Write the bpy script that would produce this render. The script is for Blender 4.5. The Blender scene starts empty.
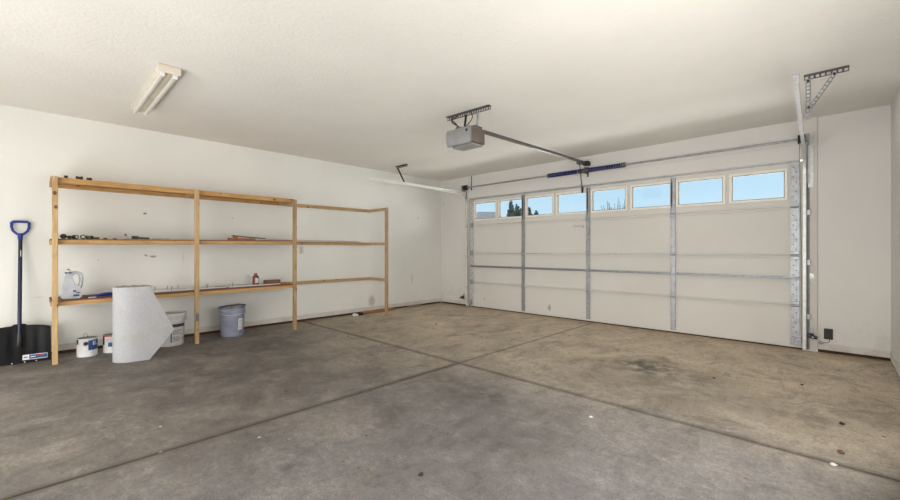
import bpy, bmesh, math, random
from mathutils import Vector, Matrix
random.seed(7)
C = bpy.context.scene.collection
PI = math.pi

# ------------------------------------------------------------------ helpers
def lin(c):
    c = c / 255.0
    return c / 12.92 if c <= .04045 else ((c + .055) / 1.055) ** 2.4
def rgb(r, g, b): return (lin(r), lin(g), lin(b), 1)

class MB:
    """collects shapes, then links them as one mesh object"""
    def __init__(s): s.bm = bmesh.new()
    def box(s, x0, x1, y0, y1, z0, z1, bev=0, rot=None, seg=1):
        bm = bmesh.new()
        bmesh.ops.create_cube(bm, size=1)
        c = Vector(((x0+x1)/2, (y0+y1)/2, (z0+z1)/2))
        for v in bm.verts: v.co = Vector((v.co.x*(x1-x0), v.co.y*(y1-y0), v.co.z*(z1-z0)))
        if bev: bmesh.ops.bevel(bm, geom=list(bm.edges), offset=bev, segments=seg, affect='EDGES', profile=.6)
        M = Matrix.Translation(c)
        if rot is not None: M = M @ rot
        s.add(bm, M); return s
    def add(s, bm, M=None):
        if M is not None: bmesh.ops.transform(bm, matrix=M, verts=bm.verts)
        me = bpy.data.meshes.new('tmp'); bm.to_mesh(me); bm.free()
        s.bm.from_mesh(me); bpy.data.meshes.remove(me)
    def bar(s, a, b, w, h, bev=0, up=(0, 0, 1)):
        """box bar from a to b, w wide and h high"""
        a, b = Vector(a), Vector(b); d = b-a; L = d.length; d.normalize()
        u = Vector(up)
        side = d.cross(u)
        if side.length < 1e-4: side = d.cross(Vector((1, 0, 0)))
        side.normalize(); u = side.cross(d)
        R = Matrix((d, side, u)).transposed().to_4x4()
        bm = bmesh.new(); bmesh.ops.create_cube(bm, size=1)
        for v in bm.verts: v.co = Vector((v.co.x*L, v.co.y*w, v.co.z*h))
        if bev: bmesh.ops.bevel(bm, geom=list(bm.edges), offset=bev, segments=1, affect='EDGES')
        s.add(bm, Matrix.Translation((a+b)/2) @ R); return s
    def tube(s, pts, r, n=10, closed=False, cap=True):
        pts = [Vector(p) for p in pts]; N = len(pts)
        rr = r if isinstance(r, (list, tuple)) else [r]*N
        rings = []; prev = None
        for i, p in enumerate(pts):
            if closed: t = pts[(i+1) % N]-pts[i-1]
            else: t = pts[min(i+1, N-1)]-pts[max(i-1, 0)]
            t.normalize()
            if prev is None:
                a = t.orthogonal().normalized()
            else:
                a = prev - t*prev.dot(t)
                a = a.normalized() if a.length > 1e-6 else t.orthogonal().normalized()
            prev = a; b = t.cross(a)
            rings.append([s.bm.verts.new(p+(a*math.cos(2*PI*k/n)+b*math.sin(2*PI*k/n))*rr[i]) for k in range(n)])
        m = N if closed else N-1
        for i in range(m):
            A, B = rings[i], rings[(i+1) % N]
            for k in range(n):
                s.bm.faces.new((A[k], A[(k+1) % n], B[(k+1) % n], B[k]))
        if cap and not closed:
            s.bm.faces.new(rings[0][::-1]); s.bm.faces.new(rings[-1])
        return s
    def lathe(s, prof, c=(0, 0, 0), n=40, M=None, a0=0, a1=2*PI):
        """prof list of (r,z); a full or partial turn about z"""
        bm = bmesh.new(); full = abs(a1-a0-2*PI) < 1e-6
        cols = n if full else n+1
        rings = []
        for r, z in prof:
            rings.append([bm.verts.new((r*math.cos(a0+(a1-a0)*k/n), r*math.sin(a0+(a1-a0)*k/n), z)) for k in range(cols)])
        for i in range(len(prof)-1):
            for k in range(n):
                k2 = (k+1) % cols
                bm.faces.new((rings[i][k], rings[i][k2], rings[i+1][k2], rings[i+1][k]))
        bmesh.ops.remove_doubles(bm, verts=bm.verts, dist=1e-5)
        T = Matrix.Translation(Vector(c))
        s.add(bm, T @ M if M is not None else T); return s
    def prism(s, poly, h, M=None, bev=0):
        """poly in xy extruded 0..h along z"""
        bm = bmesh.new()
        vs = [bm.verts.new((p[0], p[1], 0)) for p in poly]
        f = bm.faces.new(vs)
        r = bmesh.ops.extrude_face_region(bm, geom=[f])
        for e in r['geom']:
            if isinstance(e, bmesh.types.BMVert): e.co.z += h
        if bev: bmesh.ops.bevel(bm, geom=list(bm.edges), offset=bev, segments=2, affect='EDGES')
        s.add(bm, M); return s

def obj(name, mb, mat, parent=None, smooth=False):
    bm = mb.bm
    bmesh.ops.recalc_face_normals(bm, faces=bm.faces)
    me = bpy.data.meshes.new(name)
    if parent is None:
        xs = [v.co.x for v in bm.verts]; ys = [v.co.y for v in bm.verts]; zs = [v.co.z for v in bm.verts]
        o0 = Vector(((min(xs)+max(xs))/2, (min(ys)+max(ys))/2, min(zs)))
    else: o0 = Vector(parent['_o'])
    bmesh.ops.translate(bm, verts=bm.verts, vec=-o0)
    bm.to_mesh(me); bm.free()
    if smooth:
        for p in me.polygons: p.use_smooth = True
        try: me.set_sharp_from_angle(angle=math.radians(38))
        except Exception: pass
    me.materials.append(mat)
    o = bpy.data.objects.new(name, me); C.objects.link(o)
    if parent is None: o.location = o0
    else: o.parent = parent
    o['_o'] = list(o0)
    return o
def tag(o, label=None, cat=None, group=None, kind=None):
    if label: o['label'] = label
    if cat: o['category'] = cat
    if group: o['group'] = group
    if kind: o['kind'] = kind
    return o
def thing(name, label, cat, loc, group=None, kind=None):
    o = bpy.data.objects.new(name, None); C.objects.link(o)
    o.location = loc; o.empty_display_size = .05
    o['_o'] = list(loc)
    return tag(o, label, cat, group, kind)

# ------------------------------------------------------------------ materials
def new_mat(name):
    m = bpy.data.materials.new(name); m.use_nodes = True
    nt = m.node_tree; b = nt.nodes['Principled BSDF']
    return m, nt, b
def N(nt, t, **kw):
    n = nt.nodes.new(t)
    for k, v in kw.items():
        if k.startswith('i_'): n.inputs[k[2:].replace('_', ' ')].default_value = v
        else: setattr(n, k, v)
    return n
def mixc(nt, fac, a, b, mode='MIX'):
    n = nt.nodes.new('ShaderNodeMix'); n.data_type = 'RGBA'; n.blend_type = mode
    for sock, v in ((n.inputs[0], fac), (n.inputs[6], a), (n.inputs[7], b)):
        if hasattr(v, 'is_output'): nt.links.new(v, sock)
        else: sock.default_value = v
    return n.outputs[2]
def ramp(nt, src, p0, p1, c0=(0, 0, 0, 1), c1=(1, 1, 1, 1)):
    r = nt.nodes.new('ShaderNodeValToRGB'); e = r.color_ramp.elements
    e[0].position = p0; e[1].position = p1; e[0].color = c0; e[1].color = c1
    nt.links.new(src, r.inputs[0]); return r.outputs[0]
def pos(nt):      # world position: textures of the fixed shell
    return nt.nodes.new('ShaderNodeNewGeometry').outputs['Position']
def objco(nt): return nt.nodes.new('ShaderNodeTexCoord').outputs['Object']
def scaled(nt, src, sc, rot=(0, 0, 0), loc=(0, 0, 0)):
    m = nt.nodes.new('ShaderNodeMapping'); m.inputs['Scale'].default_value = sc
    m.inputs['Rotation'].default_value = rot; m.inputs['Location'].default_value = loc
    nt.links.new(src, m.inputs[0]); return m.outputs[0]
def noise(nt, src, scale, detail=4, rough=.55, dist=0):
    n = N(nt, 'ShaderNodeTexNoise'); n.inputs['Scale'].default_value = scale; n.inputs['Detail'].default_value = detail
    n.inputs['Roughness'].default_value = rough; n.inputs['Distortion'].default_value = dist
    nt.links.new(src, n.inputs['Vector']); return n.outputs[0]
def bump(nt, b, src, strength, dist=.01):
    n = nt.nodes.new('ShaderNodeBump'); n.inputs['Strength'].default_value = strength; n.inputs['Distance'].default_value = dist
    nt.links.new(src, n.inputs['Height']); nt.links.new(n.outputs[0], b.inputs['Normal'])
def math_(nt, op, a, b=None, clamp=False):
    n = nt.nodes.new('ShaderNodeMath'); n.operation = op; n.use_clamp = clamp
    for i, v in enumerate((a, b)):
        if v is None: continue
        if hasattr(v, 'is_output'): nt.links.new(v, n.inputs[i])
        else: n.inputs[i].default_value = v
    return n.outputs[0]

def plain(name, col, rough=.5, metal=0, var=.08, scale=30, bmp=0):
    m, nt, b = new_mat(name)
    c = noise(nt, objco(nt), scale, 3)
    dark = tuple(x*(1-var*2.2) for x in col[:3])+(1,)
    o = mixc(nt, ramp(nt, c, .35, .65), dark, col)
    nt.links.new(o, b.inputs['Base Color'])
    b.inputs['Roughness'].default_value = rough; b.inputs['Metallic'].default_value = metal
    if bmp: bump(nt, b, noise(nt, objco(nt), scale*3, 3), bmp, .004)
    return m

def spot(nt, p, c, r, soft=.4, squash=(1, 1, 1)):
    """a soft mark of radius r about world point c"""
    v = nt.nodes.new('ShaderNodeVectorMath'); v.operation = 'SUBTRACT'; nt.links.new(p, v.inputs[0]); v.inputs[1].default_value = c
    w = nt.nodes.new('ShaderNodeVectorMath'); w.operation = 'MULTIPLY'; nt.links.new(v.outputs[0], w.inputs[0]); w.inputs[1].default_value = squash
    l = nt.nodes.new('ShaderNodeVectorMath'); l.operation = 'LENGTH'; nt.links.new(w.outputs[0], l.inputs[0])
    m = nt.nodes.new('ShaderNodeMapRange'); m.inputs[1].default_value = r*(1-soft); m.inputs[2].default_value = r
    m.inputs[3].default_value = 1; m.inputs[4].default_value = 0
    nt.links.new(l.outputs['Value'], m.inputs[0]); return m.outputs[0]

def wall_mat(name, col, marks=(), specks=True, bmp=.12, bscale=110, low=None):
    m, nt, b = new_mat(name); p = pos(nt)
    big = noise(nt, p, 1.1, 4)
    d = tuple(x*.93 for x in col[:3])+(1,)
    c = mixc(nt, ramp(nt, big, .3, .7), d, col)
    if specks:
        vo = nt.nodes.new('ShaderNodeTexVoronoi'); vo.inputs['Scale'].default_value = 2.6; nt.links.new(p, vo.inputs['Vector'])
        s = ramp(nt, vo.outputs['Distance'], .018, .03, (1, 1, 1, 1), (0, 0, 0, 1))
        s = math_(nt, 'MULTIPLY', s, ramp(nt, noise(nt, p, 3.1, 2), .5, .58))
        c = mixc(nt, s, c, rgb(95, 85, 78))
        sc = noise(nt, scaled(nt, p, (3, 3, 14)), 3.2, 5, .7, 1.5)
        c = mixc(nt, math_(nt, 'MULTIPLY', ramp(nt, sc, .69, .74), .3), c, rgb(150, 140, 130))
    if low:   # scuffed band close to the floor
        sep = nt.nodes.new('ShaderNodeSeparateXYZ'); nt.links.new(p, sep.inputs[0])
        mr = nt.nodes.new('ShaderNodeMapRange'); mr.inputs[1].default_value = .05; mr.inputs[2].default_value = .5
        mr.inputs[3].default_value = 1; mr.inputs[4].default_value = 0; nt.links.new(sep.outputs[2], mr.inputs[0])
        f = math_(nt, 'MULTIPLY', mr.outputs[0], ramp(nt, noise(nt, p, 6, 6, .7), .42, .7))
        c = mixc(nt, math_(nt, 'MULTIPLY', f, low), c, rgb(150, 128, 104))
    for (ctr, r, mc, a, sq) in marks:
        f = spot(nt, p, ctr, r, .6, sq)
        f = math_(nt, 'MULTIPLY', f, ramp(nt, noise(nt, p, 60, 4, .7), .38, .55))
        c = mixc(nt, math_(nt, 'MULTIPLY', f, a), c, mc)
    nt.links.new(c, b.inputs['Base Color']); b.inputs['Roughness'].default_value = .85
    b.inputs['Specular IOR Level'].default_value = .25
    bump(nt, b, noise(nt, p, bscale, 3), bmp, .01)
    return m

def wood(name, a, bcol, axis='Z', knots=True):
    m, nt, b = new_mat(name); p = pos(nt)
    sc = {'Z': (30, 30, 2), 'Y': (30, 2, 30), 'X': (2, 30, 30)}[axis]
    g = noise(nt, scaled(nt, p, sc), 1.6, 6, .65, .8)
    c = mixc(nt, ramp(nt, g, .3, .7), a, bcol)
    blot = noise(nt, p, 5, 3)
    c = mixc(nt, math_(nt, 'MULTIPLY', ramp(nt, blot, .5, .75), .4), c, rgb(138, 96, 54))
    if knots:
        vo = nt.nodes.new('ShaderNodeTexVoronoi'); vo.inputs['Scale'].default_value = 9
        nt.links.new(scaled(nt, p, {'Z': (1, 1, .7), 'Y': (1, .7, 1), 'X': (.7, 1, 1)}[axis]), vo.inputs['Vector'])
        c = mixc(nt, ramp(nt, vo.outputs['Distance'], .09, .17, (1, 1, 1, 1), (0, 0, 0, 1)), c, rgb(96, 58, 30))
    nt.links.new(c, b.inputs['Base Color']); b.inputs['Roughness'].default_value = .7
    bump(nt, b, g, .25, .004)
    return m

def maprange(nt, v, a, b_, c, d):
    m = nt.nodes.new('ShaderNodeMapRange')
    for i, q in enumerate((a, b_, c, d)): m.inputs[i+1].default_value = q
    nt.links.new(v, m.inputs[0]); return m.outputs[0]
def floor_mat():
    m, nt, b = new_mat('stained_concrete'); p = pos(nt)
    sep = nt.nodes.new('ShaderNodeSeparateXYZ'); nt.links.new(p, sep.inputs[0]); X, Y = sep.outputs[0], sep.outputs[1]
    mul = lambda a, c: math_(nt, 'MULTIPLY', a, c)
    sub = lambda a, c: math_(nt, 'SUBTRACT', a, c)
    add = lambda a, c: math_(nt, 'ADD', a, c)
    wob = mul(sub(noise(nt, p, .8, 5, .6, .8), .5), 2.0)
    yy = add(Y, wob)
    tanf = maprange(nt, yy, 1.9, 4.6, 0, 1)
    mid = noise(nt, p, 1.9, 8, .72, .5)
    fine = noise(nt, p, 24, 8, .8)
    grey = mixc(nt, ramp(nt, mid, .36, .66), rgb(*FG0), rgb(*FG1))
    tan = mixc(nt, ramp(nt, mid, .36, .66), rgb(*FT0), rgb(*FT1))
    c = mixc(nt, tanf, grey, tan)
    # cooler bluish wash on the near right slab
    bl = mul(mul(maprange(nt, add(X, wob), 3.0, 4.0, 0, 1), maprange(nt, Y, 2.6, 3.2, 1, 0)), .5)
    c = mixc(nt, bl, c, rgb(118, 118, 122))
    st = noise(nt, scaled(nt, p, (2.0, 3.6, 1), (0, 0, .7)), 1.7, 8, .78, .6)
    c = mixc(nt, mul(ramp(nt, st, .5, .72), .35), c, rgb(178, 172, 164))
    st2 = noise(nt, scaled(nt, p, (2.6, 1.5, 1), (0, 0, -.35), (3, 1, 0)), 1.5, 8, .78, .8)
    c = mixc(nt, mul(ramp(nt, st2, .5, .66), .55), c, rgb(84, 79, 76))
    brn = noise(nt, p, .9, 6, .7, .4)
    c = mixc(nt, mul(ramp(nt, brn, .52, .68), .22), c, rgb(126, 110, 94))
    for ctr, r, sq, a in (((4.65, 4.12, 0), .42, (1, 1, 0), 1), ((4.85, 3.98, 0), .55, (.8, 1.6, 0), .8), ((5.3, 3.6, 0), .6, (.6, 1.6, 0), .5), ((4.05, 2.36, 0), .45, (1, 1.2, 0), 1), ((3.6, 2.45, 0), .35, (1, 1, 0), .7), ((4.6, 1.8, 0), .6, (1, .7, 0), .6), ((1.9, 1.0, 0), .8, (1, .7, 0), .5), ((2.6, 1.5, 0), .7, (.7, 1, 0), .4), ((1.0, 2.0, 0), .7, (1, .6, 0), .4), ((3.2, .9, 0), .5, (1, .7, 0), .45), ((2.4, 4.2, 0), .6, (1, 2, 0), .3)):
        f = mul(spot(nt, p, ctr, r, .95, sq), ramp(nt, noise(nt, p, 6, 8, .8), .42, .56))
        c = mixc(nt, mul(f, a), c, rgb(74, 71, 70))
    # rusty brown edge along the outer walls
    ed = add(math_(nt, 'MINIMUM', add(sub(6.0, Y), 0.0), add(X, .12)), mul(sub(noise(nt, p, 4, 6, .75), .5), .5))
    c = mixc(nt, maprange(nt, ed, 0, .38, .6, 0), c, rgb(160, 124, 82))
    # grit and pitting
    c = mixc(nt, mul(ramp(nt, fine, .46, .62), .55), c, mixc(nt, 1.0, c, (1.5, 1.47, 1.42, 1), 'MULTIPLY'))
    c = mixc(nt, mul(ramp(nt, noise(nt, p, 13, 9, .9), .5, .6), .5), c, mixc(nt, 1.0, c, (.55, .54, .53, 1), 'MULTIPLY'))
    g2 = noise(nt, p, 70, 5, .85)
    c = mixc(nt, mul(ramp(nt, g2, .5, .6), .4), c, rgb(66, 60, 56))
    for sc_, col_, lo in ((3.1, rgb(48, 40, 34), .022), (4.7, rgb(120, 84, 56), .03), (3.7, rgb(208, 204, 198), .022)):
        vo = nt.nodes.new('ShaderNodeTexVoronoi'); vo.inputs['Scale'].default_value = sc_; nt.links.new(scaled(nt, p, (1, 1, 1), (0, 0, sc_)), vo.inputs['Vector'])
        c = mixc(nt, mul(ramp(nt, vo.outputs['Distance'], lo, lo*2, (1, 1, 1, 1), (0, 0, 0, 1)), ramp(nt, noise(nt, p, sc_*.8, 2), .5, .56)), c, col_)
    # dirt along the cut joints
    jn = mul(sub(noise(nt, p, 7, 6, .75), .5), .07)
    j1 = math_(nt, 'ABSOLUTE', sub(Y, 2.9))
    j2 = add(math_(nt, 'ABSOLUTE', sub(X, 3.33)), maprange(nt, Y, 2.8, 3.0, -.01, .02))
    c = mixc(nt, maprange(nt, add(math_(nt, 'MINIMUM', j1, j2), jn), 0, .05, .75, 0), c, rgb(84, 76, 66))
    nt.links.new(c, b.inputs['Base Color'])
    b.inputs['Roughness'].default_value = .6; b.inputs['Specular IOR Level'].default_value = .3
    bump(nt, b, add(fine, mid), .15, .01)
    return m

FG0, FG1 = (94, 89, 85), (136, 129, 122)
FT0, FT1 = (180, 165, 144), (216, 202, 179)
M = {}
M['wall'] = wall_mat('painted_drywall', rgb(229, 229, 224), marks=[
    ((0, 4.2, .2), .09, rgb(150, 148, 146), .9, (1, 1, .7)), ((0, .997, 1.036), .035, rgb(96, 94, 86), 1, (1, .8, 2)), ((0, .928, 1.048), .022, rgb(110, 108, 100), 1, (1, 1, 1.3)),
    ((0, 1.31, 1.02), .07, rgb(190, 186, 182), .5, (1, 4, .8)), ((0, 5.15, .55), .09, rgb(190, 186, 182), .7, (1, 2, .7)), ((0, .918, 1.556), .022, rgb(60, 52, 48), 1, (1, 1, 1.2)),
    ((0, .02, .62), .06, rgb(190, 184, 176), .5, (1, 1, 4)), ((0, 1.9, 1.56), .012, rgb(60, 52, 48), 1, (1, 1, 1)), ((0, 4.65, 1.5), .012, rgb(80, 60, 48), 1, (1, 1, 1)), ((0, 5.3, 1.75), .03, rgb(170, 164, 160), .8, (1, 1, 1))], low=.1)
M['wall_r'] = wall_mat('painted_drywall_by_door', rgb(222, 220, 217), low=.3)
M['ceil'] = wall_mat('textured_ceiling', rgb(232, 229, 223), specks=False, bmp=.45, bscale=38)
M['floor'] = floor_mat()
M['joint'] = plain('joint_filler', rgb(58, 50, 42), .95, scale=20)
M['curb'] = plain('dirty_curb', rgb(72, 58, 46), .95, var=.25, scale=14)
M['white_trim'] = wall_mat('white_board_paint', rgb(214, 210, 204), bmp=.03, low=.35)
M['post'] = wood('pine_post', rgb(168, 136, 94), rgb(204, 174, 130), 'Z')
M['post_old'] = wood('aged_pine_post', rgb(146, 116, 82), rgb(192, 164, 126), 'Z')
M['beam'] = wood('pine_beam', rgb(166, 126, 72), rgb(196, 158, 104), 'Y')
M['side'] = wood('pine_side', rgb(160, 128, 88), rgb(192, 162, 120), 'Y')
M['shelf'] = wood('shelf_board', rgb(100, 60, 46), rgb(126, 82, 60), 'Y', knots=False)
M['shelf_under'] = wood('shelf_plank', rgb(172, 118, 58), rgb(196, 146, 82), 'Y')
M['dkwood'] = wood('dark_brown_wood', rgb(88, 58, 42), rgb(120, 84, 60), 'Y', knots=False)
M['rustwood'] = wood('reddish_wood', rgb(140, 84, 48), rgb(172, 114, 70), 'Y', knots=False)
M['greywood'] = wood('weathered_wood', rgb(120, 104, 90), rgb(156, 140, 122), 'Y', knots=False)
M['galv'] = plain('galvanised_steel', rgb(174, 177, 182), .42, .55, .12, 24, .05)
M['galv_lt'] = plain('bright_galvanised_steel', rgb(214, 216, 216), .4, .35, .08, 24)
M['galv_dk'] = plain('dull_steel', rgb(120, 120, 120), .5, .7, .15, 24)
M['track'] = plain('white_track_steel', rgb(236, 236, 230), .35, .15, .05, 12)
M['black'] = plain('black_plastic', rgb(26, 26, 28), .45, scale=12)
M['rubber'] = plain('rubber_seal', rgb(34, 34, 36), .8, scale=12)
M['dkmetal'] = plain('dark_oiled_steel', rgb(62, 58, 54), .5, .6, .15, 20)
M['spring'] = plain('blue_coated_spring', rgb(44, 60, 128), .28, .5, .1, 30)
M['door'] = wall_mat('garage_door_skin', rgb(218, 215, 210), specks=False, bmp=.05, bscale=180, marks=[
    ((2.56, 5.97, .15), .055, rgb(110, 108, 106), .9, (1.5, 1, .8)), ((1.16, 5.97, .18), .022, rgb(120, 116, 110), .9, (1, 1, 1))])
M['frame'] = plain('window_frame_plastic', rgb(246, 242, 232), .5, 0, .04, 10)
M['dimmed_return'] = plain('dimmed_return_plastic', rgb(120, 112, 102), .8, 0, .1, 10)  # darker colour for the frame's inner returns, to subdue bright lit edges
M['rail'] = plain('opener_rail_steel', rgb(112, 110, 108), .4, .6, .1, 10)
M['opener'] = plain('opener_shell', rgb(150, 150, 152), .38, .35, .06, 8)
M['opener_side'] = plain('opener_chassis', rgb(118, 108, 100), .45, .35, .1, 10)
M['lens'] = plain('translucent_lens', rgb(150, 150, 150), .3, 0, .04, 10)
M['fixture'] = plain('cream_enamel', rgb(214, 206, 192), .45, 0, .04, 8)
M['tube'] = plain('unlit_tube', rgb(214, 210, 202), .25, 0, .03, 8)
M['acrylic'] = plain('yellowed_acrylic', rgb(214, 206, 186), .3, 0, .06, 12)
M['blue'] = plain('royal_blue_plastic', rgb(20, 50, 136), .38, 0, .08, 12)
M['navy'] = plain('navy_painted_pole', rgb(12, 18, 56), .35, .1, .1, 20)
M['white'] = plain('white_plastic', rgb(226, 226, 226), .45, 0, .05, 20)
M['greylid'] = plain('scuffed_lid', rgb(150, 148, 148), .55, 0, .2, 14)
M['bucket_grey'] = plain('grey_plastic_pail', rgb(148, 154, 172), .5, 0, .12, 9)
M['bucket_white'] = plain('white_plastic_pail', rgb(218, 216, 214), .45, 0, .08, 9)
M['paper'] = plain('paper_label', rgb(214, 212, 210), .8, 0, .1, 26)
M['purple'] = plain('dark_violet_print', rgb(62, 56, 86), .7, 0, .1, 20)
M['print'] = plain('grey_print', rgb(120, 122, 132), .8, 0, .2, 60)
M['labelblue'] = plain('blue_print', rgb(40, 82, 150), .6, 0, .12, 18)
M['silver'] = plain('silver_grey_jug', rgb(206, 210, 218), .32, .1, .1, 14)
M['red'] = plain('red_plastic', rgb(176, 52, 40), .5, 0, .1, 20)
M['amber'] = plain('amber_plastic', rgb(118, 50, 26), .3, 0, .15, 20)
M['green'] = plain('dull_green_plastic', rgb(92, 104, 62), .6, 0, .2, 30)
M['brass'] = plain('tarnished_brass', rgb(126, 104, 66), .45, .6, .2, 30)
M['pale'] = plain('pale_plastic', rgb(206, 200, 192), .6, 0, .1, 30)
M['bark'] = plain('bark', rgb(84, 72, 60), .9)
M['roof'] = plain('roof_shingles', rgb(150, 142, 140), .9, 0, .1, 3)
M['stucco'] = plain('outside_stucco', rgb(186, 170, 150), .9, 0, .1, 3)
M['drive'] = plain('driveway_concrete', rgb(190, 186, 178), .9, 0, .05, 3)

def leaf_mat():
    m, nt, b = new_mat('dark_evergreen_needles'); p = pos(nt)
    c = mixc(nt, ramp(nt, noise(nt, p, 6, 5, .7), .35, .65), rgb(62, 82, 74), rgb(112, 134, 116))
    nt.links.new(c, b.inputs['Base Color']); b.inputs['Roughness'].default_value = .9; return m
M['leaf'] = leaf_mat()
def glass_mat():
    m = bpy.data.materials.new('thin_window_glass'); m.use_nodes = True; nt = m.node_tree; nt.nodes.clear()
    t = N(nt, 'ShaderNodeBsdfTransparent'); t.inputs[0].default_value = (.97, .98, .98, 1)
    g = N(nt, 'ShaderNodeBsdfGlossy'); g.inputs['Roughness'].default_value = .03
    mx = N(nt, 'ShaderNodeMixShader'); mx.inputs[0].default_value = .04
    o = N(nt, 'ShaderNodeOutputMaterial')
    nt.links.new(t.outputs[0], mx.inputs[1]); nt.links.new(g.outputs[0], mx.inputs[2]); nt.links.new(mx.outputs[0], o.inputs[0])
    return m
M['glass'] = glass_mat()
def roll_mat():
    m, nt, b = new_mat('white_underlay_sheet'); p = pos(nt)
    sp = noise(nt, p, 140, 3, .7)
    c = mixc(nt, ramp(nt, sp, .35, .65), rgb(206, 207, 213), rgb(238, 238, 240))
    big = noise(nt, p, 5, 3)
    c = mixc(nt, math_(nt, 'MULTIPLY', ramp(nt, big, .5, .7), .4), c, rgb(206, 202, 190))
    nt.links.new(c, b.inputs['Base Color']); b.inputs['Roughness'].default_value = .8
    bump(nt, b, sp, .4, .004); return m
M['roll'] = roll_mat()
def rolltop_mat():
    m, nt, b = new_mat('layered_roll_end'); p = pos(nt)
    sp = noise(nt, p, 90, 4, .8)
    c = mixc(nt, ramp(nt, sp, .4, .6), rgb(110, 106, 96), rgb(206, 204, 192))
    nt.links.new(c, b.inputs['Base Color']); b.inputs['Roughness'].default_value = .9; return m
M['rolltop'] = rolltop_mat()

# ------------------------------------------------------------------ room shell
W, L, HC, BK = 6.405, 5.95, 2.57, -2.6       # right wall x, door wall y, ceiling z, rear wall y
DX0, DX1, DZ = .79, 5.745, 2.13              # garage door opening
def struct(name, mb, mat, parent=None, label=None):
    o = obj(name, mb, mat, parent)
    if parent is None: o['kind'] = 'structure'
    if label: o['label'] = label
    return o
g, gn, gf = .0125, .011, .006
f = MB()
for (x0, x1, y0, y1) in ((-.15, 3.33-gn, BK-.15, 2.9-g), (3.33+gn, W+.15, BK-.15, 2.9-g), (-.15, 3.33-gf, 2.9+g, 6.12), (3.33+gf, W+.15, 2.9+g, 6.12)):
    f.box(x0, x1, y0, y1, -.1, 0, .003)
fl = struct('floor', f, M['floor'], label='stained grey and tan concrete slab floor with sawn joints')
s = MB(); s.box(-.15, W+.15, 2.9-g, 2.9+g, -.1, -.012); s.box(3.33-gn, 3.33+gn, BK-.15, 2.9-g, -.1, -.012); s.box(3.33-gf, 3.33+gf, 2.9+g, 6.12, -.1, -.005)
struct('joint_strip', s, M['joint'], fl)
CB = .032
struct('wall_left', MB().box(-.15, 0, BK, L+.15, CB, HC), M['wall'], label='white painted drywall behind the wooden shelf unit')
struct('wall_right', MB().box(W, W+.15, BK, L+.15, CB, HC), M['wall_r'], label='white drywall at the right edge of the room')
struct('wall_back', MB().box(0, W, BK-.15, BK, 0, HC), M['wall'], label='plain white wall facing the garage door')
w = MB(); w.box(0, DX0, L, L+.15, CB, HC); w.box(DX1, W, L, L+.15, CB, HC); w.box(DX0, DX1, L, L+.15, DZ, HC)
struct('wall_front', w, M['wall_r'], label='white drywall around the garage door opening')
struct('ceiling', MB().box(-.15, W+.15, BK-.15, L+.15, HC, HC+.12), M['ceil'], label='off-white textured ceiling')
# dark foot of the walls, with the slightly proud board above it
c = MB(); c.box(-.1, -.012, BK, L, 0, CB)
struct('baseboard_left', c, M['curb'], label='dark gap along the foot of the left wall')
c = MB(); c.box(0, DX0-.02, L+.012, L+.1, 0, CB); c.box(DX1+.12, W, L+.012, L+.1, 0, CB)
struct('baseboard_front', c, M['curb'], label='dark gap along the foot of the garage door wall')
c = MB(); c.box(W+.012, W+.1, BK, L, 0, CB)
struct('baseboard_right', c, M['curb'], label='dark gap along the foot of the right wall')
struct('trim_left', MB().box(0, .006, BK, L, CB, .1, .002), M['white_trim'], label='low white strip along the foot of the left wall')
struct('trim_front', MB().box(.006, DX0-.03, L-.006, L, CB, .1, .002).box(DX1+.125, W-.006, L-.006, L, CB, .1, .002), M['white_trim'], label='low white strip along the foot of the garage door wall')
struct('trim_right', MB().box(W-.006, W, BK, L, CB, .1, .002), M['white_trim'], label='low white strip along the foot of the right wall')
# jamb boards either side, full height
struct('trim_1', MB().box(DX1-.005, DX1+.118, L-.022, L, 0.002, HC, .003), M['white_trim'], label='white jamb board from floor to ceiling at the right of the garage door')
struct('trim_2', MB().box(DX0-.05, DX0+.005, L-.012, L, 0.002, HC-.25, .003), M['white_trim'], label='narrow white jamb board at the left of the garage door')
struct('trim_3', MB().box(DX0+.005, DX1-.005, L-.006, L, DZ+.165, DZ+.172, .001).box(2.98, 2.985, L-.004, L, DZ+.19, HC), M['white_trim'], label='faint board seams on the header above the garage door')

# ------------------------------------------------------------------ garage door
DY = 5.972
door = thing('door_1', 'white sectional garage door with a row of eight windows', 'garage door', (3.267, DY, 0), kind='structure')
SZ = [0.012, .49, 1.055, 1.60, 2.115]
wx = [(.93+.5935*k, .93+.5935*k+.5) for k in range(8)]
WZ0, WZ1 = 1.715, 2.022
for i in range(4):
    z0, z1 = SZ[i]+.0015, SZ[i+1]-.0015
    p = MB()
    if i < 3: p.box(DX0+.004, DX1-.004, DY, DY+.04, z0, z1, .003)
    else:
        p.box(DX0+.004, DX1-.004, DY, DY+.04, z0, WZ0); p.box(DX0+.004, DX1-.004, DY, DY+.04, WZ1, z1)
        xs = [DX0+.004]+[v for ab in wx for v in ab]+[DX1-.004]
        for k in range(0, len(xs), 2): p.box(xs[k], xs[k+1], DY, DY+.04, WZ0, WZ1)
    # rolled lips along the section edges
    if i > 0: p.box(DX0+.03, DX1-.03, DY-.02, DY, z0+.004, z0+.016, .002)
    if i < 3: p.box(DX0+.03, DX1-.03, DY-.02, DY, z1-.026, z1-.010, .002)
    obj('door_panel', p, M['door'], door)
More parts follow.
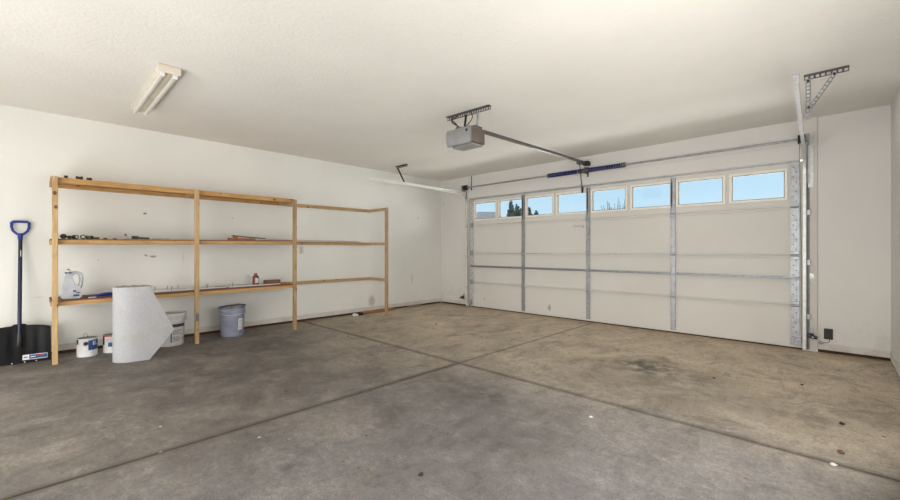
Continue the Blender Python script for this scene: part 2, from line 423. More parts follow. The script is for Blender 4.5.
for (x0, x1) in wx:
    fr = MB(); t = .028
    for a in ((x0-t, x1+t, WZ0-t, WZ0), (x0-t, x1+t, WZ1, WZ1+t), (x0-t, x0, WZ0, WZ1), (x1, x1+t, WZ0, WZ1)):
        fr.box(a[0], a[1], DY-.014, DY, a[2], a[3], .003)
    bd = MB()
    for a in ((x0, x1, WZ0, WZ0+.006), (x0, x1, WZ1-.006, WZ1), (x0, x0+.006, WZ0, WZ1), (x1-.006, x1, WZ0, WZ1)):
        bd.box(a[0], a[1], DY-.006, DY+.03, a[2], a[3])
    fo = obj('window_frame', fr, M['frame'], door)
    obj('dimmed_frame_return', bd, M['dimmed_return'], fo)  # inner return of the frame, its colour darkened against glare from outside
    obj('pane', MB().box(x0+.006, x1-.006, DY+.016, DY+.02, WZ0+.006, WZ1-.006), M['glass'], fo)
def stile(x0, x1, mat, perf=False):
    for i in range(4):
        z0, z1 = SZ[i]+.03, SZ[i+1]-.03
        s = MB(); s.box(x0, x1, DY-.014, DY-.001, z0, z1, .002)
        s.box(x0, x0+.006, DY-.022, DY-.014, z0, z1); s.box(x1-.006, x1, DY-.022, DY-.014, z0, z1)
        so = obj('stile', s, mat, door)
        if perf:
            h = MB(); n = int((z1-z0)/.055)
            for k in range(n):
                z = z0+.03+k*.055
                h.box(x0+(.02 if k % 2 else .045), x0+(.03 if k % 2 else .055), DY-.0155, DY-.0138, z, z+.012)
            obj('punched_hole', h, M['dkmetal'], so)['kind'] = 'stuff'
stile(.822, .9, M['galv_lt'], True); stile(2.02, 2.078, M['galv']); stile(3.212, 3.268, M['galv']); stile(4.402, 4.46, M['galv']); stile(5.636, 5.715, M['galv'], True)
for z in SZ[1:4]:
    for x in (.86, 2.049, 3.24, 4.431, 5.675):
        h = MB(); wd = .035 if .9 < x < 5.6 else .04
        h.box(x-wd, x+wd, DY-.026, DY-.016, z-.045, z-.012, .002); h.box(x-wd, x+wd, DY-.026, DY-.016, z+.012, z+.045, .002)
        h.tube([(x-wd*.9, DY-.028, z), (x+wd*.9, DY-.028, z)], .009, 10)
        obj('hinge', h, M['galv'], door)
for z0, z1, nm in ((.782, .816, 'reinforcing_strut'), (2.095, 2.128, 'reinforcing_strut')):
    s = MB(); s.box(DX0+.03, DX1-.03, DY-.05, DY-.045, z0+.008, z1-.008); s.box(DX0+.03, DX1-.03, DY-.05, DY-.016, z1-.012, z1-.008)
    s.box(DX0+.03, DX1-.03, DY-.05, DY-.016, z0+.008, z0+.012); s.box(DX0+.03, DX1-.03, DY-.02, DY-.016, z0, z0+.01); s.box(DX0+.03, DX1-.03, DY-.02, DY-.016, z1-.01, z1)
    obj(nm, s, M['galv'] if z0 < 1 else M['galv_lt'], door)
obj('bottom_seal', MB().box(DX0+.004, DX1-.004, DY-.004, DY+.04, 0, .013, .004), M['rubber'], door)
for x in (.84, 5.7):
    b = MB(); b.box(x-.03, x+.03, DY-.035, DY-.016, .04, .13, .003)
    b.tube([(x, DY-.04, .085), (x+(.07 if x > 3 else -.06), DY-.04, .085)], .006, 8)
    obj('bottom_bracket', b, M['galv'], door)
h = MB(); h.tube([(2.99, DY-.028, 1.50), (3.16, DY-.028, 1.487)], .006, 8)
h.box(2.985, 3.0, DY-.03, DY, 1.49, 1.51); h.box(3.15, 3.165, DY-.03, DY, 1.46, 1.5); h.box(3.0, 3.15, DY-.006, DY, 1.435, 1.446)
obj('latch_bar', h, M['galv_lt'], door)

# ------------------------------------------------------------------ tracks
def channel(mb, pts, w=.05, d=.028, inward=1, t=.0025):
    """C-shaped track along pts (in the yz plane), the open side facing inward in x"""
    pts = [Vector(p) for p in pts]
    prof = [(d, w/2-.008), (d, w/2), (0, w/2), (0, -w/2), (d, -w/2), (d, -w/2+.008)]
    inner = [(d-t, w/2-.008), (d-t, w/2-t), (t, w/2-t), (t, -w/2+t), (d-t, -w/2+t), (d-t, -w/2+.008)]
    ring = prof+inner[::-1]
    rows = []
    for i, p in enumerate(pts):
        tg = (pts[min(i+1, len(pts)-1)]-pts[max(i-1, 0)]).normalized()
        nrm = tg.cross(Vector((1, 0, 0))).normalized()
        rows.append([mb.bm.verts.new(p+Vector((inward*(a), 0, 0))+nrm*b) for a, b in ring])
    n = len(ring)
    for i in range(len(rows)-1):
        for k in range(n): mb.bm.faces.new((rows[i][k], rows[i][(k+1) % n], rows[i+1][(k+1) % n], rows[i+1][k]))
    mb.bm.faces.new(rows[0]); mb.bm.faces.new(rows[-1][::-1])
    return mb
def track_path(x, yb, zb, ye, zt, xe, R=.32):
    pts = []
    for k in range(4): pts.append((x, yb, .02+(zb-.02)*k/3))
    for k in range(1, 11):
        a = PI/2*k/10
        pts.append((x, yb-R+R*math.cos(a), zb+(zt-zb)*math.sin(a)))
    y1 = yb-R
    for k in range(1, 5):
        q = k/4; pts.append((x+(xe-x)*q, y1+(ye-y1)*q, zt+.02*q))
    return pts
def perf_angle(mb, a, b, w=.032, up=(0, 0, 1), pitch=.03):
    """slotted steel strip: two edges joined by webs, plus a return flange"""
    a, b = Vector(a), Vector(b); d = (b-a); Ln = d.length; d.normalize()
    u = Vector(up); sd = d.cross(u).normalized(); u = sd.cross(d)
    t = .003
    for sg in (-1, 1):
        o = u*sg*(w/2-.004); mb.bar(a+o, b+o, t, .008, up=up)
    n = max(2, int(Ln/pitch))
    for k in range(n+1):
        c = a+d*(Ln*k/n); e = .006
        c0 = c-d*e if k else c; c1 = c+d*e if k < n else c
        mb.bar(c0, c1, t, w-.008, up=up)
    mb.bar(a+u*(w/2)+sd*w/2, b+u*(w/2)+sd*w/2, w, t, up=up)
    return mb
tl = thing('garage_door_track', 'white curved roller track at the left edge of the garage door', 'door track', (.765, 5.93, 0), 'roller tracks of the garage door')
P = track_path(.758, 5.918, 1.93, 3.62, 2.225, .72)
obj('rail', channel(MB(), P, inward=1), M['track'], tl, True)
a = MB(); a.box(.752, .757, 5.9, 5.948, .02, 1.95); a.box(.716, .757, 5.943, 5.948, .02, 2.28); obj('mounting_angle', a, M['galv_dk'], tl)
for z in (.35, .95, 1.55): obj('bracket', MB().box(.725, .765, 5.915, 5.947, z, z+.06, .003), M['galv'], tl)
hg = MB(); perf_angle(hg, (.48, 4.38, HC-.018), (.78, 4.38, HC-.018)); obj('ceiling_angle', hg, M['dkmetal'], tl)
hg = MB(); perf_angle(hg, (.51, 4.386, HC-.03), (.715, 4.386, 2.235), up=(1, 0, 1)); obj('hanger', hg, M['dkmetal'], tl)

tr = thing('garage_door_track', 'white curved roller track at the right edge of the garage door', 'door track', (5.75, 5.93, 0), 'roller tracks of the garage door')
P = track_path(5.772, 5.918, 1.93, 3.62, 2.265, 5.825)
obj('rail', channel(MB(), P, .046, inward=-1), M['galv_lt'], tr, True)
a = MB(); a.box(5.775, 5.78, 5.885, 5.925, .02, 1.95); a.box(5.775, 5.80, 5.92, 5.926, .02, 2.28); obj('mounting_angle', a, M['galv_dk'], tr)
for z in (.35, .95, 1.5): obj('bracket', MB().box(5.77, 5.81, 5.9, 5.927, z, z+.06, .003), M['galv'], tr)
obj('flag_bracket', MB().box(5.785, 5.835, 5.918, 5.927, 1.8, 2.42, .003).box(5.785, 5.79, 5.86, 5.92, 1.85, 2.25, .002), M['galv_lt'], tr)
hg = MB(); perf_angle(hg, (5.815, 4.475, HC-.018), (6.085, 4.475, HC-.018), .036); obj('ceiling_angle', hg, M['galv_dk'], tr)
hg = MB(); perf_angle(hg, (5.842, 4.47, HC-.03), (5.842, 4.47, 2.2), .034, up=(1, 0, 0)); obj('hanger', hg, M['galv'], tr)
hg = MB(); perf_angle(hg, (6.0, 4.465, HC-.035), (5.85, 4.465, 2.29), .03, up=(1, 0, 1)); obj('brace', hg, M['galv'], tr)
for c_ in ((5.842, 4.47, HC-.05), (6.0, 4.46, HC-.04), (5.845, 4.46, 2.3)):
    bl = MB(); bl.tube([(c_[0], c_[1]-.018, c_[2]), (c_[0], c_[1]+.006, c_[2])], .009, 6); obj('bolt', bl, M['dkmetal'], tr)
obj('end_stop', MB().box(5.797, 5.828, 3.625, 3.64, 2.262, 2.322, .003), M['galv'], tr)

# ------------------------------------------------------------------ torsion shaft
TZ, TY = 2.338, 5.872
ts = thing('torsion_spring_shaft', 'long steel torsion shaft with two blue coil springs above the garage door', 'torsion shaft', (3.25, TY, TZ))
obj('shaft', MB().tube([(.7, TY, TZ), (5.8, TY, TZ)], .0125, 12), M['galv'], ts, True)
def coil(x0, x1, r=.029, wr=.0075, pitch=.024):
    n = int((x1-x0)/pitch); pts = []; st = 12
    for k in range(n*st+1):
        a = 2*PI*k/st; pts.append((x0+(x1-x0)*k/(n*st), TY+r*math.cos(a), TZ+r*math.sin(a)))
    return MB().tube(pts, wr, 5)
for x0, x1 in ((2.62, 3.2), (3.28, 3.8)):
    sp = obj('spring', coil(x0, x1), M['spring'], ts, True)
    for e in (x0-.03, x1-.01): obj('spring_cone', MB().tube([(e, TY, TZ), (e+.04, TY, TZ)], .036, 16), M['galv_dk'], sp, True)
b = MB(); b.box(3.225, 3.255, L-.006, L, TZ-.09, TZ+.06, .002); b.box(3.236, 3.244, TY-.04, L-.005, TZ-.05, TZ+.05, .002); b.tube([(3.22, TY, TZ), (3.26, TY, TZ)], .04, 16)
obj('centre_bracket', b, M['galv_dk'], ts)
for x, sg in ((.735, 1), (5.765, -1)):
    d = MB(); d.tube([(x, TY, TZ), (x+.01*sg, TY, TZ), (x+.012*sg, TY, TZ), (x+.045*sg, TY, TZ), (x+.047*sg, TY, TZ), (x+.06*sg, TY, TZ)], [.05, .05, .042, .042, .05, .05], 20)
    obj('cable_drum', d, M['dkmetal'], ts, True)
    e = MB(); e.box(x-.028*sg-.003, x-.028*sg+.003, TY-.05, L-.001, TZ-.07, TZ+.05, .001); obj('end_bracket', e, M['galv'], ts)
obj('lift_cable', MB().tube([(.79, TY-.048, TZ), (.80, 5.90, 1.0), (.80, 5.925, .09)], .002, 6), M['dkmetal'], ts)
obj('lift_cable', MB().tube([(5.718, TY-.048, TZ), (5.735, 5.90, 1.0), (5.735, 5.925, .09)], .002, 6), M['dkmetal'], ts)
tag(obj('wall_rod', MB().tube([(.86, L-.008, 2.31), (.86, L-.008, HC-.005)], .007, 8).box(.845, .875, L-.01, L, 2.29, 2.32), M['dkmetal']), 'short dark upright rod on the wall above the left end of the garage door', 'rod')

# ------------------------------------------------------------------ door opener
OX0, OX1, OY0, OY1, OZ0, OZ1 = 3.105, 3.42, 2.965, 3.20, 2.18, 2.345
op = thing('garage_door_opener', 'grey boxy motor opener hanging from a slotted steel angle on the ceiling', 'door opener', (3.27, 3.06, OZ0))
sh = MB()
# wrapped front cover, its lower edge rounded under
prof = [(OY0+.014, OZ0-.002), (OY0+.004, OZ0), (OY0-.012, OZ0+.04), (OY0-.018, OZ0+.1), (OY0-.014, OZ1-.02), (OY0, OZ1), (OY0+.022, OZ1+.004), (OY0+.022, OZ0)]
T = Matrix(((0, 0, 1, OX0-.005), (1, 0, 0, 0), (0, 1, 0, 0), (0, 0, 0, 1)))
sh.prism(prof, OX1-OX0+.01, T, .006)
obj('front_cover', sh, M['opener'], op, True)
obj('housing', MB().box(OX0, OX1, OY0+.022, OY1, OZ0+.012, OZ1, .006), M['opener_side'], op)
obj('light_lens', MB().box(OX0+.02, OX1-.02, OY0+.06, OY1-.01, OZ0-.006, OZ0+.014, .005), M['lens'], op)
k = MB(); k.tube([(OX1-.03, OY0-.02, OZ1-.045), (OX1-.03, OY0-.01, OZ1-.045)], .014, 12); obj('button', k, M['black'], op)
k = MB(); k.box(OX1-.13, OX1-.02, OY0+.1, OY1-.02, OZ1, OZ1+.03, .004); k.tube([(OX0+.1, OY0+.1, OZ1), (OX0+.1, OY0+.1, OZ1+.035)], .055, 18); obj('motor_cap', k, M['galv_dk'], op, True)
k = MB(); perf_angle(k, (2.93, 3.15, HC-.02), (3.51, 3.18, HC-.02), .038); obj('ceiling_angle', k, M['galv_dk'], op)
k = MB(); perf_angle(k, (3.2, 3.155, HC-.04), (3.2, 3.12, OZ1), .03, up=(1, 0, 0)); obj('strap', k, M['dkmetal'], op)
k = MB(); perf_angle(k, (3.36, 3.16, HC-.04), (3.36, 3.14, OZ1), .026, up=(1, 0, 0)); obj('strap', k, M['galv'], op)
k = MB()
for dx, ph in ((0, 0), (.03, 1.2)):
    k.tube([(3.1+dx+.05*math.sin(t*5+ph), 3.08+.03*math.cos(t*6), OZ1+.02+t*(HC-OZ1-.05)) for t in [j/14 for j in range(15)]], .006, 6)
k.tube([(3.2+.16*math.sin(t*PI)*.5+t*.1, 3.1, OZ1+.03+t*.17) for t in [j/10 for j in range(11)]], .005, 6)
obj('cable', k, M['dkmetal'], op, True)
RZ0, RZ1 = 2.395, 2.445
# rail rising slightly towards the header, foot resting on the housing
rl = MB(); rl.bar((3.262, OY1-.1, OZ1+.018), (3.25, 3.42, RZ0-.006), .03, .012); rl.bar((3.25, 3.4, RZ0), (3.245, 5.86, RZ1), .026, .026, .003); rl.bar((3.25, 3.4, RZ0+.02), (3.245, 5.86, RZ1+.02), .014, .012)
obj('rail', rl, M['rail'], op)
hb = MB(); hb.box(3.205, 3.285, 5.84, 5.947, RZ1-.03, RZ1+.035, .005); hb.tube([(3.19, 5.85, RZ1), (3.3, 5.85, RZ1)], .014, 10); obj('header_bracket', hb, M['dkmetal'], op)
tr_ = MB(); tr_.box(3.22, 3.27, 5.60, 5.70, RZ1-.05, RZ1+.005, .006); obj('trolley', tr_, M['galv_dk'], op)
ar = MB(); ar.bar((3.245, 5.66, RZ1-.04), (3.20, 5.80, 2.24), .018, .006, up=(1, 0, 0)); ar.bar((3.20, 5.79, 2.26), (3.165, 5.915, 2.04), .02, .006, up=(1, 0, 0)); ar.box(3.15, 3.18, 5.905, 5.925, 2.0, 2.09, .003)
obj('door_arm', ar, M['dkmetal'], op)
obj('release_cord', MB().tube([(3.245, 5.6, RZ1-.05), (3.243, 5.6, 2.26)], .0025, 6).tube([(3.243, 5.6, 2.26), (3.243, 5.6, 2.235)], .008, 8), M['pale'], op)

# ------------------------------------------------------------------ fluorescent fixture
ft = thing('fluorescent_light', 'cream two-tube fluorescent light fixture fixed to the ceiling', 'ceiling light', (1.6, .73, HC))
fx0, fx1, fy = .95, 2.23, .735
b = MB(); b.prism([(-.07, 0), (.07, 0), (.07, -.022), (.03, -.05), (-.03, -.05), (-.07, -.022)], fx1-fx0-.012, Matrix(((0, 0, 1, fx0+.006), (1, 0, 0, fy), (0, 1, 0, HC), (0, 0, 0, 1))), .003)
obj('body', b, M['fixture'], ft)
for dy in (-.042, .042):
    t_ = obj('light_tube', MB().tube([(fx0+.03, fy+dy, HC-.067), (fx1-.03, fy+dy, HC-.067)], .019, 16), M['tube'], ft, True)
    for x in (fx0+.018, fx1-.033): obj('lamp_holder', MB().box(x, x+.015, fy+dy-.016, fy+dy+.016, HC-.088, HC-.03, .004), M['white'], t_)
for x in (fx0, fx1-.018): obj('end_cap', MB().box(x, x+.018, fy-.078, fy+.078, HC-.062, HC-.0005, .006), M['fixture'], ft)
obj('reflector', MB().box(fx0+.02, fx1-.02, fy-.026, fy+.026, HC-.056, HC-.05, .001), M['acrylic'], ft)

# ------------------------------------------------------------------ wooden shelf unit
PX0, PX1 = .50, .56
su = thing('wooden_shelf_unit', 'long rough pine storage shelf frame with three levels against the left wall', 'shelf unit', (.28, 2.1, 0))
posts = [(.11, .152, 0), (1.314, 1.354, 0), (2.512, 2.550, 0), (4.11, 4.146, 0)]
ztops = [1.834, 1.835, 1.822, 1.832]
BX0, BX1 = .462, .50
def zlev(lv, y):     # underside of the front beam at y, sagging and rising as in the photo
    if lv == 2: return 1.781-.001*min(y/2.5, 1)+.004*(y > 3)
    if lv == 1: return 1.172+.026*min(y/2.5, 1)
    return .562+.020*min(y/2.5, 1)
BH = .048
for k, ((y0, y1, _), zt) in enumerate(zip(posts, ztops)):
    obj('post', MB().box(PX0, PX1, y0, y1, 0, zt, .003), M['post'] if k < 2 else M['post_old'], su)
def ybeam(x0, x1, ya, yb, lv, h=BH, dz=0):
    za, zb = zlev(lv, ya)+dz, zlev(lv, yb)+dz
    m = MB(); m.bar(((x0+x1)/2, ya, za+h/2), ((x0+x1)/2, yb, zb+h/2), x1-x0, h, .002)
    return m
for lv in (0, 1, 2):
    obj('front_beam', ybeam(BX0, BX1, .100, 2.55, lv, BH-.008), M['beam'], su)
    obj('wall_ledger', ybeam(.0005, .037, .100, 2.53, lv, BH-.008), M['beam'], su)
    obj('wall_ledger', ybeam(.0005, .037, 2.53, 4.15, lv, BH), M['side'], su)
    for ya, yb in ((.103, .141), (1.32, 1.358), (2.51, 2.548)):
        z = zlev(lv, ya)
        obj('side_rail', MB().box(.037, BX0, ya, yb, z+.004, z+BH-.009, .002), M['side'], su)
    z = zlev(lv, 4.1)
    obj('side_rail', MB().box(.037, PX0, 4.108, 4.144, z+.002, z+BH-.002, .002), M['side'], su)
    zb_ = BH-.008
    m = MB(); m.bar((.25, .100, zlev(lv, .100)+zb_+.006), (.25, 2.55, zlev(lv, 2.55)+zb_+.006), .498, .0115, .001)
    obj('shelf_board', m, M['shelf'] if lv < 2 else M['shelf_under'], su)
stn = MB(); stn.box(PX1, PX1+.0008, 1.318, 1.347, .27, .36); obj('paint_smear', stn, M['print'], su)
def ztop(lv, y): return zlev(lv, y)+BH-.008+.012

# ------------------------------------------------------------------ snow shovel
sv = thing('snow_shovel', 'snow shovel with black scoop and blue D-grip leaning beside the shelf', 'shovel', (.2, -.105, 0))
yc = -.112
bm = bmesh.new(); nu, nv = 24, 12; rows = []
for j in range(nv+1):
    v = j/nv; z = .006+.355*v; row = []
    for i in range(nu+1):
        u = -1+2*i/nu
        x = .285-.11*v+.05*math.cos(u*PI/2)*(-1)*math.sin(v*PI)*.6-.03*(1-u*u)*v
        rib = .006*math.cos(u*PI*5)*math.sin(v*PI)
        zz = z-(.028*(abs(u)**3) if j == nv else 0)+(.015 if j == nv and abs(u) < .22 else 0)
        row.append(bm.verts.new((x+rib, yc+u*.222, zz)))
    rows.append(row)
for j in range(nv):
    for i in range(nu): bm.faces.new((rows[j][i], rows[j][i+1], rows[j+1][i+1], rows[j+1][i]))
bmesh.ops.solidify(bm, geom=bm.faces[:], thickness=.006)
m = MB(); m.add(bm); bl_ = obj('scoop', m, plain('black_navy_scoop', rgb(9, 9, 22), .5, 0, .3, 9), sv, True)
def onblade(y, z, dx=.004):
    u = (y-yc)/.222; v = (z-.006)/.355
    return .285-.11*v-.05*math.cos(u*PI/2)*math.sin(v*PI)*.6-.03*(1-u*u)*v+.006*math.cos(u*PI*5)*math.sin(v*PI)+dx
def patch(y0, y1, z0, z1, dx, n=8):
    mb = MB(); vs = []
    for i in range(n+1):
        y = y0+(y1-y0)*i/n
        vs.append([mb.bm.verts.new((onblade(y, z, dx), y, z)) for z in (z0, (z0+z1)/2, z1)])
    for i in range(n):
        for k in range(2): mb.bm.faces.new((vs[i][k], vs[i+1][k], vs[i+1][k+1], vs[i][k+1]))
    return mb
st_ = obj('sticker', patch(-.09, .085, .033, .078, .006), M['white'], bl_)
obj('print', patch(-.045, .082, .038, .074, .0075), M['labelblue'], bl_)
obj('print', patch(.01, .05, .056, .072, .009), M['red'], bl_)
obj('print', patch(-.035, .0, .053, .06, .009), M['white'], bl_)
obj('print', patch(-.082, -.055, .05, .062, .008), M['print'], bl_)
for y in (-.26, -.16, -.075, .005): obj('screw', MB().tube([(onblade(y, .016, 0), y, .016), (onblade(y, .016, .006), y, .016)], .006, 8), M['galv_lt'], bl_)
p0, p1 = Vector((.205, yc, .2)), Vector((.045, yc+.005, 1.262))
obj('shaft', MB().tube([p0, p0.lerp(p1, .5), p1], .0155, 14), M['navy'], sv, True)
obj('socket', MB().tube([(.19, yc, .16), p0.lerp(p1, .01), p0.lerp(p1, .08)], [.026, .024, .019], 14), M['black'], sv, True)
gp = []
hw, zt, zb = .060, 1.402, 1.25
pts = [(-.012, zb+.02), (-.03, zb+.034), (-.052, zb+.06), (-hw, zb+.095), (-hw-.001, zt-.012), (-hw+.012, zt), (0, zt+.002), (hw-.012, zt), (hw+.001, zt-.012), (hw, zb+.095), (.052, zb+.06), (.03, zb+.034), (.012, zb+.02)]
xx = lambda z: .042-(z-1.25)*.12
mb = MB(); mb.tube([(xx(z), yc+.004+y, z) for y, z in pts], [.011]*4+[.013]*5+[.011]*4, 10)
mb.tube([(.049, yc+.004, 1.225), (.045, yc+.004, 1.25), (.042, yc+.004, 1.285)], [.0185, .019, .018], 14)
obj('grip', mb, M['blue'], sv, True)
ms = MB(); q = p0.lerp(p1, .80); q2 = p0.lerp(p1, .86); ms.tube([q+Vector((.0145, .004, 0)), q2+Vector((.0145, .004, 0))], .0035, 6); obj('print', ms, M['pale'], sv)

# ------------------------------------------------------------------ roll of underlay with a loose flap
RC, RR, RHt = Vector((.835, .690, 0)), .156, .742
rt_ = thing('underlay_roll', 'upright roll of white sheet material with its loose end cut to a point', 'roll', (.835, .690, 0))
mb = MB(); mb.lathe([(RR, .003), (RR, RHt), (RR-.006, RHt+.002), (RR-.006, .003)], RC, 56)
for r in (.13, .11, .09): mb.lathe([(r, .01), (r, RHt-.004-.02*random.random()), (r-.008, RHt-.01), (r-.008, .01)], RC, 40)
obj('roll', mb, M['roll'], rt_, True)
mb = MB()
pts = []
for k in range(180):
    a = k*.21; r = .145-.085*k/180
    pts.append((RC.x+r*math.cos(a), RC.y+r*math.sin(a), RHt-.004+.004*math.sin(k*1.9)+.003*random.random()))
mb.tube(pts, .0055, 5); obj('layered_end', mb, M['rolltop'], rt_)
# flap: leaves the roll on the side facing the room and runs off to the right
cam = Vector((6.01, 0, 0)); dv = (cam-RC); dv.z = 0; dv.normalize()
tv = Vector((-dv.y, dv.x, 0))                     # to the right as seen
if tv.y < 0: tv = -tv
mb = MB(); nz, ns = 34, 26; grid = []
for j in range(nz+1):
    z = .004+(RHt-.004)*j/nz; q = z/RHt
    full = .345
    if q > .37: ext = .135+(full-.135)*max(0, 1-(q-.37)/.63)**.95
    else: ext = full-(.37-q)/.37*.215
    row = []; A0 = 1.45; sarc = A0*RR
    for i in range(ns+1):
        d_ = (sarc+ext)*i/ns
        if d_ < sarc:
            th = -A0+d_/RR
            pnt = RC+dv*((RR+.004)*math.cos(th))+tv*((RR+.004)*math.sin(th))
        else:
            e = d_-sarc; pnt = RC+dv*(RR+.004)+tv*e-dv*(.55*e*e)
        row.append(mb.bm.verts.new((pnt.x, pnt.y, z)))
    grid.append(row)
for j in range(nz):
    for i in range(ns): mb.bm.faces.new((grid[j][i], grid[j][i+1], grid[j+1][i+1], grid[j+1][i]))
bmesh.ops.solidify(mb.bm, geom=mb.bm.faces[:], thickness=.003)
obj('loose_flap', mb, M['roll'], rt_, True)

# ------------------------------------------------------------------ pails
def pail(cx, cy, label, body, lidm, white):
    t = thing('plastic_pail', label, 'bucket', (cx, cy, 0), 'pails under the low shelf')
    H_ = .365
    b = MB(); b.lathe([(0, .002), (.128, .002), (.132, .008), (.146, H_-.085), (.154, H_-.083), (.154, H_-.07), (.148, H_-.068), (.149, H_-.05), (.157, H_-.048), (.157, H_-.035), (.150, H_-.033), (.151, H_), (.145, H_), (.143, H_-.03), (.126, .012), (0, .012)], (cx, cy, 0), 48)
    obj('body', b, body, t, True)
    l = MB()
    if white:
        l.lathe([(0, H_+.004), (.138, H_+.004), (.142, H_+.014), (.158, H_+.014), (.160, H_+.006), (.160, H_-.022), (.154, H_-.024)], (cx, cy, 0), 48)
        obj('lid', l, lidm, t, True)
    else:
        l.lathe([(0, 0), (.135, 0), (.14, .01), (.156, .011), (.16, .004), (.16, -.012), (.155, -.014)], (cx, cy, H_+.012), 48, Matrix.Rotation(.05, 4, 'X') @ Matrix.Rotation(-.04, 4, 'Y'))
        obj('lid', l, lidm, t, True)
        l = MB(); l.prism([(-.08, -.05), (.05, -.1), (.115, 0), (.06, .08), (-.05, .09)], .006, Matrix.Translation((cx+.02, cy+.01, H_+.024)) @ Matrix.Rotation(.1, 4, 'X'))
        obj('scrap', l, M['greywood'], t)
    va = math.atan2(-cy, 6.01-cx)     # the side that faces the room
    hd = MB(); pt = []
    for k in range(17):
        a = va-1.45+2.9*k/16; s_ = math.sin(PI*k/16)
        pt.append((cx+(.158+.004*s_)*math.cos(a), cy+(.158+.004*s_)*math.sin(a), H_-.055-.035*s_+(.0 if white else .01*s_)))
    hd.tube(pt, .0028, 6)
    for a in (va-1.45, va+1.45): hd.tube([(cx+.15*math.cos(a), cy+.15*math.sin(a), H_-.06), (cx+.166*math.cos(a), cy+.166*math.sin(a), H_-.06)], .014, 10)
    obj('wire_handle', hd, M['galv_lt'], t, True)
    def lab(nm, a0, a1, z0, z1, mat, dr=.0015):
        r0 = lambda z: .132+.014*(z-.008)/(H_-.093)+dr
        o = MB().lathe([(r0(z0), z0), (r0(z1), z1)], (cx, cy, 0), 14, None, va+a0, va+a1)
        return obj(nm, o, mat, t, True)
    if white:
        lab('label', .02, 1.15, .05, .262, M['paper']); lab('print', .02, 1.15, .222, .258, M['purple'], .003)
        for k in range(9):
            if k in (4,): continue
            lab('print', .16, .62+.25*((k*7) % 3)/2, .06+.0155*k, .066+.0155*k, M['print'], .003)
        lab('print', .02, .10, .05, .222, M['purple'], .003); lab('print', 1.05, 1.13, .06, .1, M['labelblue'], .003)
    else:
        lab('label', .42, 1.03, .095, .245, M['purple']); lab('label', .46, .99, .085, .238, M['paper'], .003)
        for k in range(6): lab('print', .5, .9, .11+.018*k, .113+.018*k, M['print'], .0042)
    return t
pail(.375, 1.10, 'white plastic pail with a violet and white label behind the roll flap', M['bucket_white'], M['bucket_white'], True)
pail(.33, 1.785, 'grey plastic pail with a small white label standing under the low shelf', M['bucket_grey'], plain('blue_grey_lid', rgb(112, 118, 140), .5, 0, .25, 14), False)

# ------------------------------------------------------------------ paint cans
def can(cx, cy, label, ang, handle_up, red=False):
    t = thing('paint_can', label, 'paint can', (cx, cy, 0), 'paint cans under the low shelf')
    h = .19; r = .083
    b = MB(); b.lathe([(0, .002), (r, .002), (r+.002, .006), (r, .01), (r, h-.01), (r+.003, h-.006), (r+.003, h), (r-.008, h), (r-.01, h-.006), (0, h-.006)], (cx, cy, 0), 40)
    obj('body', b, M['white'], t, True)
    l = MB(); l.lathe([(0, h-.003), (r-.022, h-.003), (r-.018, h+.003), (r-.009, h+.003), (r-.009, h-.004)], (cx, cy, 0), 36); obj('lid', l, M['greylid'], t, True)
    va = math.atan2(-cy, 6.01-cx)
    def lab(nm, a0, a1, z0, z1, mat, dr=.001):
        o = MB().lathe([(r+dr, z0), (r+dr, z1)], (cx, cy, 0), 14, None, va+a0, va+a1); return obj(nm, o, mat, t, True)
    lab('label', ang, ang+1.25, .07, .172, M['labelblue'])
    lab('print', ang+.45, ang+.6, .118, .16, M['white'], .002); lab('print', ang+.66, ang+.72, .118, .16, M['white'], .002); lab('print', ang+.78, ang+.95, .118, .128, M['white'], .002); lab('print', ang+.78, ang+.84, .118, .16, M['white'], .002)
    if not red:
        lab('drip', -1.3, -.95, .135, .188, M['black'], .002)
        e = MB(); a = va-.12; e.tube([(cx+(r)*math.cos(a), cy+r*math.sin(a), .142), (cx+(r+.01)*math.cos(a), cy+(r+.01)*math.sin(a), .142)], .02, 12); obj('handle_ear', e, M['black'], t)
    else:
        lab('drip', -1.4, -.95, .09, .188, M['black'], .002); lab('label', -.75, .15, .115, .172, M['paper'], .0016)
        obj('rim_smear', MB().lathe([(r+.0035, h-.012), (r+.0035, h+.001), (r-.006, h+.001)], (cx, cy, 0), 12, None, va-1.3, va-.1), M['red'], t, True)
    if handle_up:
        hd = MB(); a = va-.5; ux, uy = math.cos(a+PI/2), math.sin(a+PI/2)
        hd.tube([(cx+.03*math.cos(a)+ux*.02*math.cos(p_), cy+.03*math.sin(a)+uy*.02*math.cos(p_), h-.002+.055*math.sin(p_)) for p_ in [PI*k/12 for k in range(13)]], .0022, 6)
        obj('wire_handle', hd, M['galv_dk'], t, True)
    return t
can(.325, .378, 'white paint can with a blue label and raised wire handle', .1, True)
can(.29, .59, 'white paint can with red rim, partly behind the upright roll', -.5, False, True)

# ------------------------------------------------------------------ things on the low shelf
zl = ztop(0, .25)
jt = thing('detergent_jug', 'silver plastic jug with blue collar and moulded handle at the left shelf end', 'jug', (.36, .255, zl))
sil = [(-.078, 0), (.075, 0), (.078, .03), (.078, .15), (.08, .215), (.078, .25), (.062, .272), (.03, .278), (.018, .262), (-.0, .265), (-.002, .285), (-.04, .285), (-.042, .24), (-.052, .2), (-.07, .14), (-.078, .08)]
mb = MB()
